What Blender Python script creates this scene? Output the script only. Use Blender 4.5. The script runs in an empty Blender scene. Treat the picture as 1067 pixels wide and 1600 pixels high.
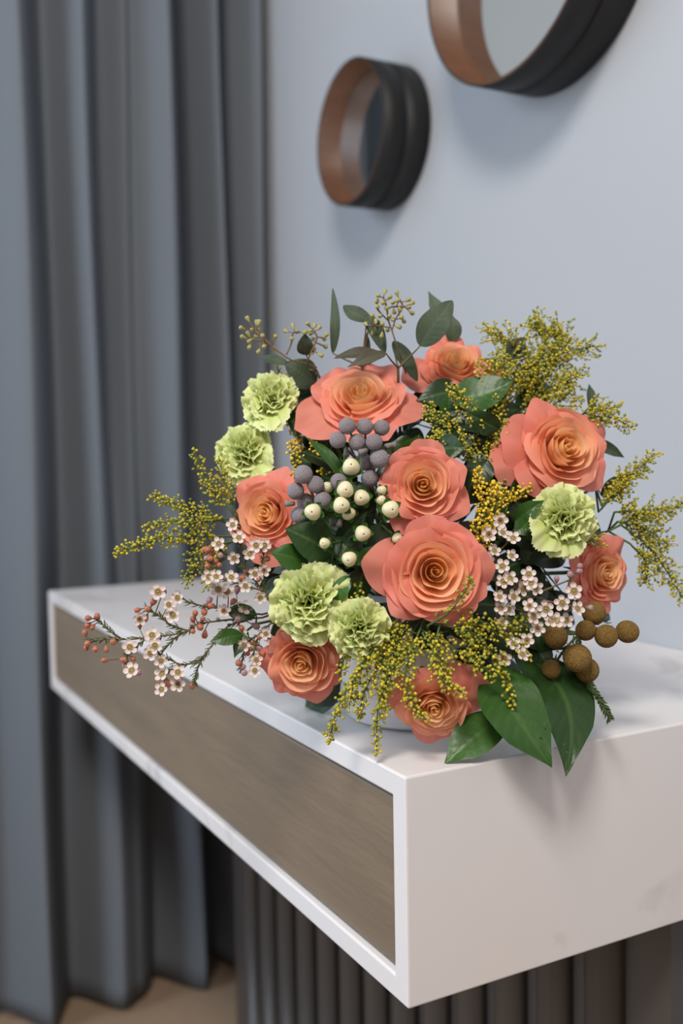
import bpy, math, random
import numpy as np
from mathutils import Vector, Matrix
rnd = random.Random(7)
PI = math.pi
S = bpy.context.scene
COL = S.collection

# ---------------------------------------------------------------- camera
FPX = 1572.8
CAM = np.array([0.63293, -0.38836, 0.24362])
YAW, PITCH, ROLL = 0.490640, 0.058892, -0.017098
fw = np.array([-math.cos(YAW)*math.cos(PITCH), math.sin(YAW)*math.cos(PITCH), -math.sin(PITCH)])
rt = np.cross(fw, [0, 0, 1]); rt /= np.linalg.norm(rt)
up = np.cross(rt, fw)
c_, s_ = math.cos(ROLL), math.sin(ROLL)
rt, up = c_*rt + s_*up, -s_*rt + c_*up
cam = bpy.data.cameras.new('camera'); camo = bpy.data.objects.new('camera', cam); COL.objects.link(camo)
camo.matrix_world = Matrix([[rt[i], up[i], -fw[i], CAM[i]] for i in range(3)] + [[0, 0, 0, 1]])
cam.sensor_fit = 'VERTICAL'; cam.sensor_height = 36.0; cam.lens = 36.0*FPX/1600; cam.clip_start = .02
cam.dof.use_dof = True; cam.dof.focus_distance = 0.80; cam.dof.aperture_fstop = 3.6
S.camera = camo
# ---------------------------------------------------------------- world, light, exposure
S.view_settings.view_transform = 'Standard'; S.view_settings.look = 'None'
S.view_settings.exposure = 0.0; S.view_settings.gamma = 1.0; S.view_settings.use_curve_mapping = False
wd = bpy.data.worlds.new('world'); S.world = wd; wd.use_nodes = True
wd.node_tree.nodes['Background'].inputs[0].default_value = (.62, .66, .74, 1)
wd.node_tree.nodes['Background'].inputs[1].default_value = 0.15
def area(name, loc, target, size, power, col, sy=None):
    l = bpy.data.lights.new(name, 'AREA'); l.energy = power; l.color = col; l.size = size
    if sy: l.shape = 'RECTANGLE'; l.size_y = sy
    o = bpy.data.objects.new(name, l); COL.objects.link(o); o.location = loc
    o.rotation_euler = (Vector(target)-Vector(loc)).to_track_quat('-Z', 'Y').to_euler(); return o
area('ceiling_lamp_light', (1.0, -1.05, 2.0), (-.3, .25, .2), .6, 52, (1, .94, .87))
area('interior_light', (1.7, -.55, 1.0), (0, .2, .0), .9, 7, (1, .88, .78))
area('window_daylight', (-1.36, -1.55, .9), (.4, -.3, .2), 1.5, 16, (.66, .80, 1.0), 1.9)
area('far_window_daylight', (-.55, -3.1, .9), (-1.1, .4, .2), 1.0, 42, (.74, .86, 1.0), 1.8)

# ---------------------------------------------------------------- helpers
def PX(px, py, d): return CAM + d*(fw + rt*(px-533.5)/FPX + up*(800-py)/FPX)
def cdir(a, b, c):                                   # right, up, towards the viewer's side
    v = rt*a + up*b - fw*c; return v/np.linalg.norm(v)
def DOME(px, py, off=0.0):                           # distance of the bouquet's rounded front
    q = 1-((px-650)/345)**2-((py-830)/345)**2
    return .93 - .165*math.sqrt(max(q, 0)) + off
def s2l(c): return tuple((x/255/12.92 if x/255 <= .04045 else ((x/255+.055)/1.055)**2.4) for x in c)

def nodes(m):
    m.use_nodes = True; nt = m.node_tree; return nt, nt.nodes['Principled BSDF']
def mat(name, rgb, rough=.5, var=.12, scale=30, bump=0, bscale=200, transl=0, attr=False, spec=.5, metal=0, rgb2=None, coords='Object', stretch=None, bdist=.001, rot=None):
    m = bpy.data.materials.new(name); nt, b = nodes(m); N = nt.nodes; L = nt.links
    b.inputs['Roughness'].default_value = rough; b.inputs['Metallic'].default_value = metal
    b.inputs['Specular IOR Level'].default_value = spec
    tc = N.new('ShaderNodeTexCoord'); mp = N.new('ShaderNodeMapping')
    if rot: mp.inputs['Rotation'].default_value = rot
    if stretch: mp.inputs['Scale'].default_value = stretch
    L.new(tc.outputs[coords], mp.inputs[0])
    nz = N.new('ShaderNodeTexNoise'); nz.inputs['Scale'].default_value = scale; nz.inputs['Detail'].default_value = 4
    L.new(mp.outputs[0], nz.inputs['Vector'])
    mx = N.new('ShaderNodeMix'); mx.data_type = 'RGBA'
    L.new(nz.outputs['Fac'], mx.inputs['Factor'])
    if attr:
        a = N.new('ShaderNodeAttribute'); a.attribute_name = 'Col'
        hs = N.new('ShaderNodeHueSaturation'); hs.inputs['Value'].default_value = 1-var
        L.new(a.outputs['Color'], hs.inputs['Color'])
        L.new(hs.outputs[0], mx.inputs['A']); 
        h2 = N.new('ShaderNodeHueSaturation'); h2.inputs['Value'].default_value = 1+var
        L.new(a.outputs['Color'], h2.inputs['Color']); L.new(h2.outputs[0], mx.inputs['B'])
    else:
        c = s2l(rgb); c2 = s2l(rgb2) if rgb2 else None
        mx.inputs['A'].default_value = (*[x*(1-var) for x in c], 1)
        mx.inputs['B'].default_value = (*(c2 if c2 else [min(1, x*(1+var)) for x in c]), 1)
    L.new(mx.outputs['Result'], b.inputs['Base Color'])
    if bump:
        n2 = N.new('ShaderNodeTexNoise'); n2.inputs['Scale'].default_value = bscale; n2.inputs['Detail'].default_value = 3
        L.new(mp.outputs[0], n2.inputs['Vector'])
        bp = N.new('ShaderNodeBump'); bp.inputs['Strength'].default_value = bump; bp.inputs['Distance'].default_value = bdist
        L.new(n2.outputs['Fac'], bp.inputs['Height']); L.new(bp.outputs[0], b.inputs['Normal'])
    if transl:
        t = N.new('ShaderNodeBsdfTranslucent'); L.new(mx.outputs['Result'], t.inputs['Color'])
        ms = N.new('ShaderNodeMixShader'); ms.inputs[0].default_value = transl
        out = N['Material Output']; L.new(b.outputs[0], ms.inputs[1]); L.new(t.outputs[0], ms.inputs[2]); L.new(ms.outputs[0], out.inputs[0])
    return m

def marble():
    m = bpy.data.materials.new('marble'); nt, b = nodes(m); N = nt.nodes; L = nt.links
    b.inputs['Roughness'].default_value = .3; b.inputs['Specular IOR Level'].default_value = .4
    tc = N.new('ShaderNodeTexCoord'); nz = N.new('ShaderNodeTexNoise')
    nz.inputs['Scale'].default_value = 5; nz.inputs['Detail'].default_value = 6; nz.inputs['Distortion'].default_value = 1.6
    L.new(tc.outputs['Object'], nz.inputs['Vector'])
    r = N.new('ShaderNodeValToRGB'); e = r.color_ramp.elements
    e[0].position = .27; e[0].color = (*s2l((196, 193, 192)), 1); e[1].position = .42; e[1].color = (*s2l((232, 228, 227)), 1)
    L.new(nz.outputs['Fac'], r.inputs[0])
    n2 = N.new('ShaderNodeTexNoise'); n2.inputs['Scale'].default_value = 3; L.new(tc.outputs['Object'], n2.inputs['Vector'])
    mx = N.new('ShaderNodeMix'); mx.data_type = 'RGBA'; mx.blend_type = 'MULTIPLY'
    r2 = N.new('ShaderNodeValToRGB'); r2.color_ramp.elements[0].color = (1, .965, .95, 1); r2.color_ramp.elements[1].color = (.97, .98, 1, 1)
    r2.color_ramp.elements[0].position = .35; r2.color_ramp.elements[1].position = .65
    L.new(n2.outputs['Fac'], r2.inputs[0]); mx.inputs['Factor'].default_value = 1
    L.new(r.outputs[0], mx.inputs['A']); L.new(r2.outputs[0], mx.inputs['B']); L.new(mx.outputs['Result'], b.inputs['Base Color'])
    return m

def ball_mat(name, a, b_, scale, strength):
    m = bpy.data.materials.new(name); nt, b = nodes(m); N = nt.nodes; L = nt.links
    b.inputs['Roughness'].default_value = .85; b.inputs['Specular IOR Level'].default_value = .2
    tc = N.new('ShaderNodeTexCoord'); v = N.new('ShaderNodeTexVoronoi'); v.inputs['Scale'].default_value = scale
    L.new(tc.outputs['Object'], v.inputs['Vector'])
    r = N.new('ShaderNodeValToRGB'); r.color_ramp.elements[0].color = (*s2l(a), 1); r.color_ramp.elements[1].color = (*s2l(b_), 1)
    r.color_ramp.elements[0].position = .1; r.color_ramp.elements[1].position = .6
    L.new(v.outputs['Distance'], r.inputs[0]); L.new(r.outputs[0], b.inputs['Base Color'])
    bp = N.new('ShaderNodeBump'); bp.invert = True; bp.inputs['Strength'].default_value = strength; bp.inputs['Distance'].default_value = .0010
    L.new(v.outputs['Distance'], bp.inputs['Height']); L.new(bp.outputs[0], b.inputs['Normal'])
    return m

M = {}
M['wall'] = mat('wall_paint', (174, 176, 181), .8, .015, 3, .05, 300)
M['floor'] = mat('floor_carpet', (168, 142, 118), .9, .12, 60, .3, 500)
M['curtain'] = mat('curtain_cloth', (112, 118, 125), .9, .08, 500, .25, 900, spec=.15)
M['marble'] = marble()
M['drawer'] = mat('drawer_stone', (112, 96, 79), .5, .12, 6, .5, 24, rgb2=(140, 121, 100), stretch=(.8, 1, 5), bdist=.0016, rot=(0, .75, 0))
M['base'] = mat('base_lacquer', (78, 73, 70), .36, .06, 20)
M['rim'] = mat('rim_black', (34, 34, 34), .55, .1, 30, spec=.3)
M['copper'] = mat('rim_wood', (88, 58, 40), .4, .2, 12, rgb2=(112, 74, 52), stretch=(1, 6, 1))
M['petal'] = mat('rose_petal', None, .5, .06, 60, .25, 500, .40, attr=True, spec=.25, bdist=.0004)
M['carn'] = mat('carnation_petal', None, .6, .04, 80, .1, 900, .28, attr=True, spec=.2, bdist=.0003)
M['leaf'] = mat('leaf_dark', None, .42, .16, 40, .35, 160, .08, attr=True, spec=.5, bdist=.0008)
M['euca'] = mat('leaf_eucalyptus', None, .6, .1, 50, .1, 300, .1, attr=True, spec=.3)
M['stem'] = mat('stem_green', (74, 96, 40), .6, .15, 80)
M['twig'] = mat('stem_brown', (112, 88, 62), .7, .15, 120)
M['gold'] = mat('goldenrod_bud', None, .55, .1, 300, attr=True, transl=.1, spec=.3)
M['seed'] = mat('eucalyptus_seed', (150, 146, 82), .5, .14, 300, rgb2=(176, 168, 98))
M['silver'] = ball_mat('brunia_silver', (226, 216, 220), (146, 136, 142), 15, 1)
M['brown'] = ball_mat('berzelia_brown', (206, 178, 92), (118, 84, 50), 17, 1)
M['stub'] = mat('brunia_stub', (132, 126, 120), .8, .1, 200)
M['berry'] = mat('berry_cream', (238, 230, 196), .32, .03, 150, rgb2=(228, 216, 172), transl=.08)
M['pit'] = mat('berry_pit', (92, 70, 34), .7)
M['sepal'] = mat('berry_sepal', (70, 118, 44), .45, .2, 200, transl=.15)
M['wpetal'] = mat('wax_petal', (228, 208, 204), .5, .03, 300, rgb2=(240, 226, 218), transl=.2)
M['wgreen'] = mat('wax_centre_green', (150, 148, 66), .5, .15, 400)
M['wred'] = mat('wax_centre_maroon', (122, 64, 58), .5, .15, 400)
M['wcup'] = mat('wax_cup', (176, 150, 112), .6, .15, 400)
M['bud'] = mat('wax_bud', (170, 96, 76), .45, .2, 160, rgb2=(196, 124, 92))
M['budp'] = mat('wax_bud_mauve', (132, 86, 84), .45, .2, 160, rgb2=(206, 170, 176))
M['needle'] = mat('wax_needle', (72, 92, 46), .6, .15, 100)
M['vase'] = mat('vase_glaze', (226, 224, 222), .18, .02, 10)
M['frame'] = mat('window_frame_paint', (225, 228, 230), .5, .02, 10)
mm = bpy.data.materials.new('mirror_glass'); nt, b = nodes(mm); b.inputs['Metallic'].default_value = 1; b.inputs['Roughness'].default_value = .02
b.inputs['Base Color'].default_value = (.80, .86, .86, 1); M['mirror'] = mm
mw = bpy.data.materials.new('water'); nt, b = nodes(mw); b.inputs['Transmission Weight'].default_value = 1; b.inputs['Roughness'].default_value = 0; b.inputs['IOR'].default_value = 1.33; M['water'] = mw
ms = bpy.data.materials.new('window_daylight_pane'); nt, b = nodes(ms)
b.inputs['Base Color'].default_value = (.5, .6, .65, 1); b.inputs['Emission Color'].default_value = (.62, .80, .86, 1); b.inputs['Emission Strength'].default_value = 1.2; M['pane'] = ms

def mesh(name, V, F, ms_, cols=None, mi=None, smooth=True):
    me = bpy.data.meshes.new(name); me.from_pydata([tuple(map(float, v)) for v in V], [], [tuple(map(int, f)) for f in F])
    for m in (ms_ if isinstance(ms_, (list, tuple)) else [ms_]): me.materials.append(m)
    if mi is not None: me.polygons.foreach_set('material_index', np.asarray(mi, np.int32))
    if smooth: me.polygons.foreach_set('use_smooth', np.ones(len(F), bool))
    if cols is not None:
        a = me.color_attributes.new('Col', 'FLOAT_COLOR', 'POINT')
        C = np.ones((len(V), 4), np.float32); C[:, :3] = cols; a.data.foreach_set('color', C.ravel())
    me.update(); return me
def link(name, me, parent=None, mw=None):
    o = bpy.data.objects.new(name, me); COL.objects.link(o)
    if parent: o.parent = parent
    if mw is not None: o.matrix_local = mw
    return o
def tag(o, label=None, cat=None, group=None, kind=None):
    if label: o['label'] = label
    if cat: o['category'] = cat
    if group: o['group'] = group
    if kind: o['kind'] = kind
    return o
def thing(name, loc, label, cat, group=None, mw=None):
    o = bpy.data.objects.new(name, None); COL.objects.link(o); o.empty_display_size = .01
    if mw is not None: o.matrix_world = mw
    else: o.location = tuple(loc)
    return tag(o, label, cat, group)
def grid_faces(nu, nv, wrap=False):
    F = []
    for j in range(nv-1):
        for i in range(nu if wrap else nu-1):
            k = (i+1) % nu; F.append((j*nu+i, j*nu+k, (j+1)*nu+k, (j+1)*nu+i))
    return F
class MB:
    def __init__(s): s.V = []; s.F = []; s.C = []; s.I = []; s.n = 0
    def add(s, V, F, col=None, mi=0):
        V = np.asarray(V, float); s.V.append(V); s.F += [tuple(a+s.n for a in f) for f in F]; s.I += [mi]*len(F)
        s.C.append(np.tile(col, (len(V), 1)) if col is not None and np.ndim(col) == 1 else (col if col is not None else np.ones((len(V), 3))))
        s.n += len(V)
    def mesh(s, name, ms_, off=(0, 0, 0), smooth=True):
        return mesh(name, np.concatenate(s.V)-np.array(off), s.F, ms_, np.concatenate(s.C), s.I, smooth)
def frame_of(d, hint=(0, 0, 1)):
    d = np.array(d, float); d /= np.linalg.norm(d); h = np.array(hint, float)
    if abs(d@h) > .95*np.linalg.norm(h): h = np.array([1., .2, 0])
    x = np.cross(h, d); x /= np.linalg.norm(x); y = np.cross(d, x); return x, y, d
def tube(mb, P, r0, r1=None, n=6, col=None, mi=0):
    P = [np.array(p, float) for p in P]; m = len(P); r1 = r0 if r1 is None else r1; V = []
    x = None
    for i in range(m):
        d = P[min(i+1, m-1)]-P[max(i-1, 0)]; d = d/(np.linalg.norm(d)+1e-12)
        if x is None: x, y, _ = frame_of(d)
        else:
            x = x-d*(x@d); x /= np.linalg.norm(x)+1e-12; y = np.cross(d, x)
        r = r0+(r1-r0)*i/(m-1)
        for k in range(n):
            a = 2*PI*k/n; V.append(P[i]+r*(x*math.cos(a)+y*math.sin(a)))
    F = grid_faces(n, m, True); F.append(tuple(range(n))[::-1]); F.append(tuple(range((m-1)*n, m*n)))
    mb.add(V, F, col, mi)
def spline(P, n=12):
    P = [np.array(p, float) for p in P]
    if len(P) == 2: return [P[0]+(P[1]-P[0])*t for t in np.linspace(0, 1, n)]
    Q = [2*P[0]-P[1]]+P+[2*P[-1]-P[-2]]; out = []
    segs = len(P)-1
    for s in np.linspace(0, segs-1e-9, n):
        i = int(s); t = s-i; a, b_, c, d = Q[i:i+4]
        out.append(.5*((2*b_)+(-a+c)*t+(2*a-5*b_+4*c-d)*t*t+(-a+3*b_-3*c+d)*t**3))
    return out
# small closed egg used for buds, seeds (12 verts)
def egg_template(n=5):
    V = [(0, 0, 0)]
    for z, r in ((.3, .42), (.72, .40)):
        for k in range(n):
            a = 2*PI*(k+(z > .5)*.5)/n; V.append((r*math.cos(a), r*math.sin(a), z))
    V.append((0, 0, 1)); F = []
    for k in range(n):
        j = (k+1) % n
        F += [(0, 1+j, 1+k), (1+k, 1+j, 1+n+k), (1+j, 1+n+j, 1+n+k), (1+n+k, 1+n+j, 1+2*n)]
    return np.array(V), F
EGGV, EGGF = egg_template()
def egg(mb, p, d, L, W, col=None, mi=0):
    x, y, z = frame_of(d); mb.add(np.array(p)+(EGGV[:, :1]*x*W+EGGV[:, 1:2]*y*W+EGGV[:, 2:]*z*L), EGGF, col, mi)
def sphere_np(n=20, m=14):
    V = [(0, 0, -1)]; 
    for j in range(1, m):
        a = PI*j/m
        for i in range(n): b_ = 2*PI*i/n; V.append((math.sin(a)*math.cos(b_), math.sin(a)*math.sin(b_), -math.cos(a)))
    V.append((0, 0, 1)); F = []
    for i in range(n):
        k = (i+1) % n; F.append((0, 1+k, 1+i)); F.append((len(V)-1, 1+(m-2)*n+i, 1+(m-2)*n+k))
    for j in range(m-2):
        for i in range(n): k = (i+1) % n; F.append((1+j*n+i, 1+j*n+k, 1+(j+1)*n+k, 1+(j+1)*n+i))
    return np.array(V), F
SPV, SPF = sphere_np(); SLV, SLF = sphere_np(10, 7)
def lathe(mb, prof, n=64, axis=2, mi=0, closed=False):
    V = []
    for r, z in prof:
        for k in range(n): a = 2*PI*k/n; V.append((r*math.cos(a), r*math.sin(a), z))
    F = grid_faces(n, len(prof), True)
    if closed: F += [((len(prof)-1)*n+i, (len(prof)-1)*n+(i+1) % n, (i+1) % n, i) for i in range(n)]
    mb.add(V, F, None, mi)
def box(mb, a, b_, mi=0):
    x0, y0, z0 = a; x1, y1, z1 = b_
    V = [(x, y, z) for z in (z0, z1) for y in (y0, y1) for x in (x0, x1)]
    mb.add(V, [(0, 2, 3, 1), (4, 5, 7, 6), (0, 1, 5, 4), (2, 6, 7, 3), (0, 4, 6, 2), (1, 3, 7, 5)], None, mi)
def bevel(o, w, seg=2):
    md = o.modifiers.new('bevel', 'BEVEL'); md.width = w; md.segments = seg; md.limit_method = 'ANGLE'; return o

# ================================================================ THE SETTING
FLOOR = -.90; WY = .5341; WX = -1.50; TOP = 1.9
m = MB(); box(m, (WX-.1, -3.2, FLOOR-.05), (3.2, WY+.1, FLOOR)); tag(link('floor', m.mesh('floor', M['floor'], smooth=False)), kind='structure')
m = MB(); box(m, (WX-.1, WY, FLOOR), (3.2, WY+.1, TOP)); tag(link('wall_back', m.mesh('wall_back', M['wall'], smooth=False)), kind='structure')
m = MB(); y0, y1, z0, z1 = -2.45, -.55, -.05, 1.75
box(m, (WX-.1, y1, FLOOR), (WX, WY, TOP)); box(m, (WX-.1, -3.2, FLOOR), (WX, y0, TOP)); box(m, (WX-.1, y0, FLOOR), (WX, y1, z0)); box(m, (WX-.1, y0, z1), (WX, y1, TOP))
tag(link('wall_left', m.mesh('wall_left', M['wall'], smooth=False)), kind='structure')
w = tag(thing('window_1', (WX, (y0+y1)/2, z0), None, None), kind='structure')
m = MB()
for a, b_ in (((-.06, y0, z0), (0, y0+.05, z1)), ((-.06, y1-.05, z0), (0, y1, z1)), ((-.06, y0+.05, z0), (0, y1-.05, z0+.05)), ((-.06, y0+.05, z1-.05), (0, y1-.05, z1)), ((-.06, -1.525, z0+.05), (0, -1.475, z1-.05)), ((-.055, y0+.05, 1.0), (-.005, -1.525, 1.04)), ((-.055, -1.475, 1.0), (-.005, y1-.05, 1.04))):
    box(m, (WX+a[0], a[1], a[2]), (WX+b_[0], b_[1], b_[2]))
link('window_frame', m.mesh('window_frame', M['frame'], w.location, False), w)
for ya, yb in ((y0+.05, -1.525), (-1.475, y1-.05)):
    for za, zb in ((z0+.05, 1.0), (1.04, z1-.05)):
        m = MB(); box(m, (WX-.04, ya, za), (WX-.03, yb, zb)); link('pane', m.mesh('pane', M['pane'], w.location, False), w)

# curtain: folds follow the ridges and valleys seen in the photograph
def py_at(px, X): d = PX(px, 700, 1)-CAM; t = (X-CAM[0])/d[0]; return CAM[1]+t*d[1]
rid = [-60, -25, 45, 100, 142, 180, 207, 216, 264, 314, 346, 368, 410, 432]
hgt = [-.02, -.03, .035, -.045, .04, -.03, .016, -.004, .05, -.058, .034, -.045, .026, -.035]
rid2 = [-70, -30, 40, 95, 158, 190, 206, 220, 285, 316, 350, 372, 415, 436]
hg2 = [-.02, -.04, .045, -.05, .05, .02, .0, -.045, .045, -.05, .03, -.04, .02, -.03]
K = 260; V = []; NZ = 60
Xc = -1.405
def prof(px_, h_, n):
    ys = np.array([py_at(p, Xc) for p in px_]); t = np.linspace(ys[0], ys[-1], n); out = []
    for y in t:
        i = min(max(np.searchsorted(ys, y)-1, 0), len(ys)-2); u = (y-ys[i])/(ys[i+1]-ys[i])
        u2 = .5-.5*math.cos(PI*u); u2 = .65*u2+.35*u; out.append((Xc+h_[i]+(h_[i+1]-h_[i])*u2, y))
    return np.array(out)
hgt = [h*1.35 for h in hgt]; hg2 = [h*1.3 for h in hg2]; A0 = prof(rid, hgt, K); A1 = prof(rid2, hg2, K)
for j in range(NZ):
    t = j/(NZ-1); z = FLOOR+.012+t*(1.72-FLOOR); q = 1-min(1, t/.55); q = q*q*(3-2*q)
    P = A0*(1-q)+A1*q
    for k, (x, y) in enumerate(P): V.append((x+.004*math.sin(k*.11+t*7), min(y+.004*math.sin(t*9+k*.05), WY-.004), z+(.01*math.sin(k*.07) if j == 0 else 0)))
o = link('curtain', mesh('curtain', V, grid_faces(K, NZ), M['curtain'])); md = o.modifiers.new('thick', 'SOLIDIFY'); md.thickness = .003
tag(o, 'floor length blue grey curtain hanging in deep folds at the left', 'curtain')

# ================================================================ CONSOLE, BASE, MIRRORS
L = 1.2433; H = .18; T = .0195
con = thing('console', (-L/2, WY/2, -H), 'white marble floating console with a long brown drawer front', 'console')
m = MB(); g = .003
# frame as a box with a front opening
ob = [(-L, 0, -H), (0, 0, -H), (0, 0, 0), (-L, 0, 0)]; ib = [(-L+T, 0, -H+T), (-T, 0, -H+T), (-T, 0, -T), (-L+T, 0, -T)]
V = ob+ib+[(x, .03, z) for x, y, z in ib]+[(x, WY-.001, z) for x, y, z in ob]
F = []
for i in range(4):
    k = (i+1) % 4; F += [(i, k, 4+k, 4+i), (4+i, 4+k, 8+k, 8+i), (i, 12+i, 12+k, k)]
F += [(8, 9, 10, 11), (15, 14, 13, 12)]
m.add(V, F); o = link('marble_body', m.mesh('marble_body', M['marble'], con.location, False), con); bevel(o, .0018)
m = MB(); box(m, (-L+T+g, .004, -H+T+g), (-T-g, .028, -T-g)); o = link('drawer_front', m.mesh('drawer_front', M['drawer'], con.location, False), con); bevel(o, .003); tag(o, 'brown stone effect drawer front')

bs = thing('fluted_base', (-.6, .42, FLOOR), 'dark grey fluted base cabinet under the marble console', 'base')
m = MB(); BX0, BX1, BY = -1.13, -.03, .306
box(m, (BX0, BY, FLOOR), (BX1, WY-.002, -H-.001)); link('carcass', m.mesh('carcass', M['base'], bs.location, False), bs)
me = None; pitch = .0765; x = -.127+.012
fl = []
V = []; n = 9
for z in (FLOOR+.001, -H-.002):
    for k in range(n):
        a = PI*k/(n-1); V.append((-.026*math.cos(a), -.020*math.sin(a), z-FLOOR))
F = [(k, k+1, n+k+1, n+k) for k in range(n-1)]+[tuple(range(n)), tuple(range(2*n-1, n-1, -1)), (0, n, 2*n-1, n-1)]
fme = mesh('flute', V, F, M['base'])
while x > BX0+.03:
    link('flute', fme, bs, Matrix.Translation((x+.6, BY-.42, 0))); x -= pitch
m = MB(); n = 5; V = []

def mirror(cx, cz, R, D, label):
    root = thing('round_mirror', (cx, WY-.001, cz-R), label, 'mirror', 'round wall mirrors'); off = np.array([cx, WY-.001, cz])
    rot = Matrix.Rotation(PI/2, 4, 'X')       # local z -> -y
    mw = Matrix.Translation((0, 0, R)) @ rot
    th = .006
    # outer shell with a shallow groove, open front
    m = MB(); lathe(m, [(R-th*.5, .002), (R, .002), (R, D*.50), (R-.003, D*.505), (R-.003, D*.53), (R, D*.54), (R, D), (R-th*.45, D), (R-th*.5, .002)], 96); link('outer_rim', m.mesh('outer_rim', M['rim']), root, mw)
    m = MB(); lathe(m, [(R-th*.5, D-.0005), (R-th, D-.0005), (R-th, D*.545), (R-th-.004, D*.54), (R-th-.004, D*.50), (R-th, .010), (R-th*.5, .010)], 96)
    o = link('inner_rim', m.mesh('inner_rim', M['copper']), root, mw); tag(o, 'copper brown inside of the rim')
    m = MB(); V = [((R-th-.0005)*math.cos(2*PI*k/96), (R-th-.0005)*math.sin(2*PI*k/96), D*.52) for k in range(96)]
    V2 = [(x, y, .006) for x, y, z in V]; m.add(V+V2, [tuple(range(96)), tuple(range(191, 95, -1))]+[(k, 96+k, 96+(k+1) % 96, (k+1) % 96) for k in range(96)])
    link('glass', m.mesh('glass', M['mirror'], smooth=False), root, mw)
mirror(-.8784, .7800, .1185, .0879, 'smaller round mirror with deep dark rim, left on the wall')
mirror(-.4429, .9017, .1786, .0971, 'larger round mirror with deep dark rim, cut by the top edge')

# ================================================================ VASE
VC = np.array([-.148, .103, 0])
m = MB(); lathe(m, [(.0, .001), (.058, .001), (.066, .006), (.074, .03), (.076, .06), (.070, .09), (.062, .11), (.058, .118), (.0545, .117), (.060, .09), (.068, .06), (.066, .03), (.055, .012), (0, .010)], 64)
o = link('vase', m.mesh('vase', M['vase'])); o.location = tuple(VC); tag(o, 'low white round vase almost hidden under the bouquet', 'vase')
MOUTH = VC+np.array([0, 0, .10])
def to_vase(p, n, r=.0014, k=.05):
    """stem path from a head's underside down into the vase"""
    p = np.array(p); j = np.array([rnd.uniform(-.022, .022), rnd.uniform(-.022, .022), 0])
    q = MOUTH+j; mid = p-np.array(n)*k; mid = mid*.55+q*.45 if k < .02 else mid
    return spline([p, mid*.8+q*.2, q, VC+j*.8+np.array([0, 0, .02])], 14)
def stem_part(root, P, r=.0016, mtl='stem', name='stem'):
    m = MB(); tube(m, P, r*.9, r, 6); inv = root.matrix_world.inverted() if root.matrix_world != Matrix() else Matrix.Translation(-root.location)
    me = m.mesh(name, M[mtl]); me.transform(inv); return link(name, me, root)
def head_matrix(p, n, roll=0):
    x, y, z = frame_of(n, up); R_ = Matrix([[x[i], y[i], z[i], p[i]] for i in range(3)]+[[0, 0, 0, 1]])
    return R_ @ Matrix.Rotation(roll, 4, 'Z')

# ================================================================ ROSES
ORG = np.array(s2l((255, 218, 150))); PCH = np.array(s2l((255, 200, 158))); COR = np.array(s2l((243, 134, 124))); RIMC = np.array(s2l((255, 196, 172)))
def smooth(a, b_, x): t = np.clip((x-a)/(b_-a), 0, 1); return t*t*(3-2*t)
def rose_petal(R, Hh, w, th, kind, rm, rmax, warm=0., nu=19, nv=12):
    u = np.linspace(-1, 1, nu)[None, :]; v = np.linspace(0, 1, nv)[:, None]
    ph, ph2, f1 = rm.uniform(0, 6), rm.uniform(0, 6), rm.uniform(2.5, 4.5)
    if kind == 0:                                      # tight bud leaves
        vv = v*(1-.18*np.abs(u)**3)
        r = R*(np.minimum(1, vv*1.8)**.6)*(1+.06*vv**6)*(1+.13*u); z = Hh*vv
        r = r + .0006*np.sin(u*f1+ph)*vv**3
        wid = w*.5*np.ones_like(v)
    elif kind == 1:                                    # cup leaves flaring at the rim
        vv = v*(1-.13*np.abs(u)**4)+.02*np.exp(-(u/.2)**2)*v-.016*np.exp(-((u-.1)/.07)**2)*v
        r = R*(.30+.66*np.sin(np.minimum(vv, 1)*PI*.5)**1.15+.09*smooth(.80, 1, vv)**1.5)*(1+.075*u); z = Hh*np.minimum(vv, 1.03)**1.15-.035*Hh*smooth(.9, 1.02, vv)
        z = z+.0013*np.sin(u*f1+ph)*vv**3; r = r+.0009*np.sin(u*f1*1.6+ph2)*vv**4
        wid = w*.5*(.5+.5*np.minimum(1, v*2.2))
    else:                                              # guard leaves, reflexed with a pointed lip
        pt = .26 if kind == 3 else .18
        vv = v*(1-pt*np.abs(u)**2.6)+.035*np.exp(-(u/.16)**2)*v
        r = R*(.34*np.sqrt(vv)+.66*vv**1.7)*(1+.03*u); z = Hh*(np.sin(np.minimum(vv, 1.1)*PI*(.56 if kind == 2 else .62)))
        z = z-.006*(np.abs(u)**2.2)*vv**2+.0034*np.sin(u*f1+ph)*vv**2+.0012*np.sin(u*9+ph2)*vv**3; r = r+.0012*np.sin(u*5+ph2)*vv**3
        wid = w*.5*(.42+.58*np.sin(np.minimum(1, v*1.25)*PI/2))
    a = th+u*wid
    X, Y, Z = r*np.cos(a), r*np.sin(a), z*np.ones_like(a)
    q = R/rmax
    base = ORG*(1-smooth(.05, .55, q))+PCH*smooth(.05, .55, q)
    t = (smooth(.50, 1.0, q)*(.25+.75*v**1.3)*np.ones_like(u))[..., None]*(1-.12*np.sin(u*9+ph)**2)[..., None]
    edge = (v**7*np.ones_like(u))[..., None]
    t = t*(1-warm)
    C = base*(1-t)+COR*t; C = C*(1-.35*edge)+(RIMC*(1-.4*t)+COR*.4*t)*.35*edge
    C = C*(1-.0*v[..., None])
    gb = (smooth(.35, 0, v)*np.ones_like(u))[..., None]*.5   # golden base of the leaf
    C = C*(1-gb)+ORG*np.array([.95, .9, .7])*gb
    return mesh('petal', np.stack([X, Y, Z], -1).reshape(-1, 3), grid_faces(nu, nv), M['petal'], C.reshape(-1, 3)*rm.uniform(.94, 1.03))
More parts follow.
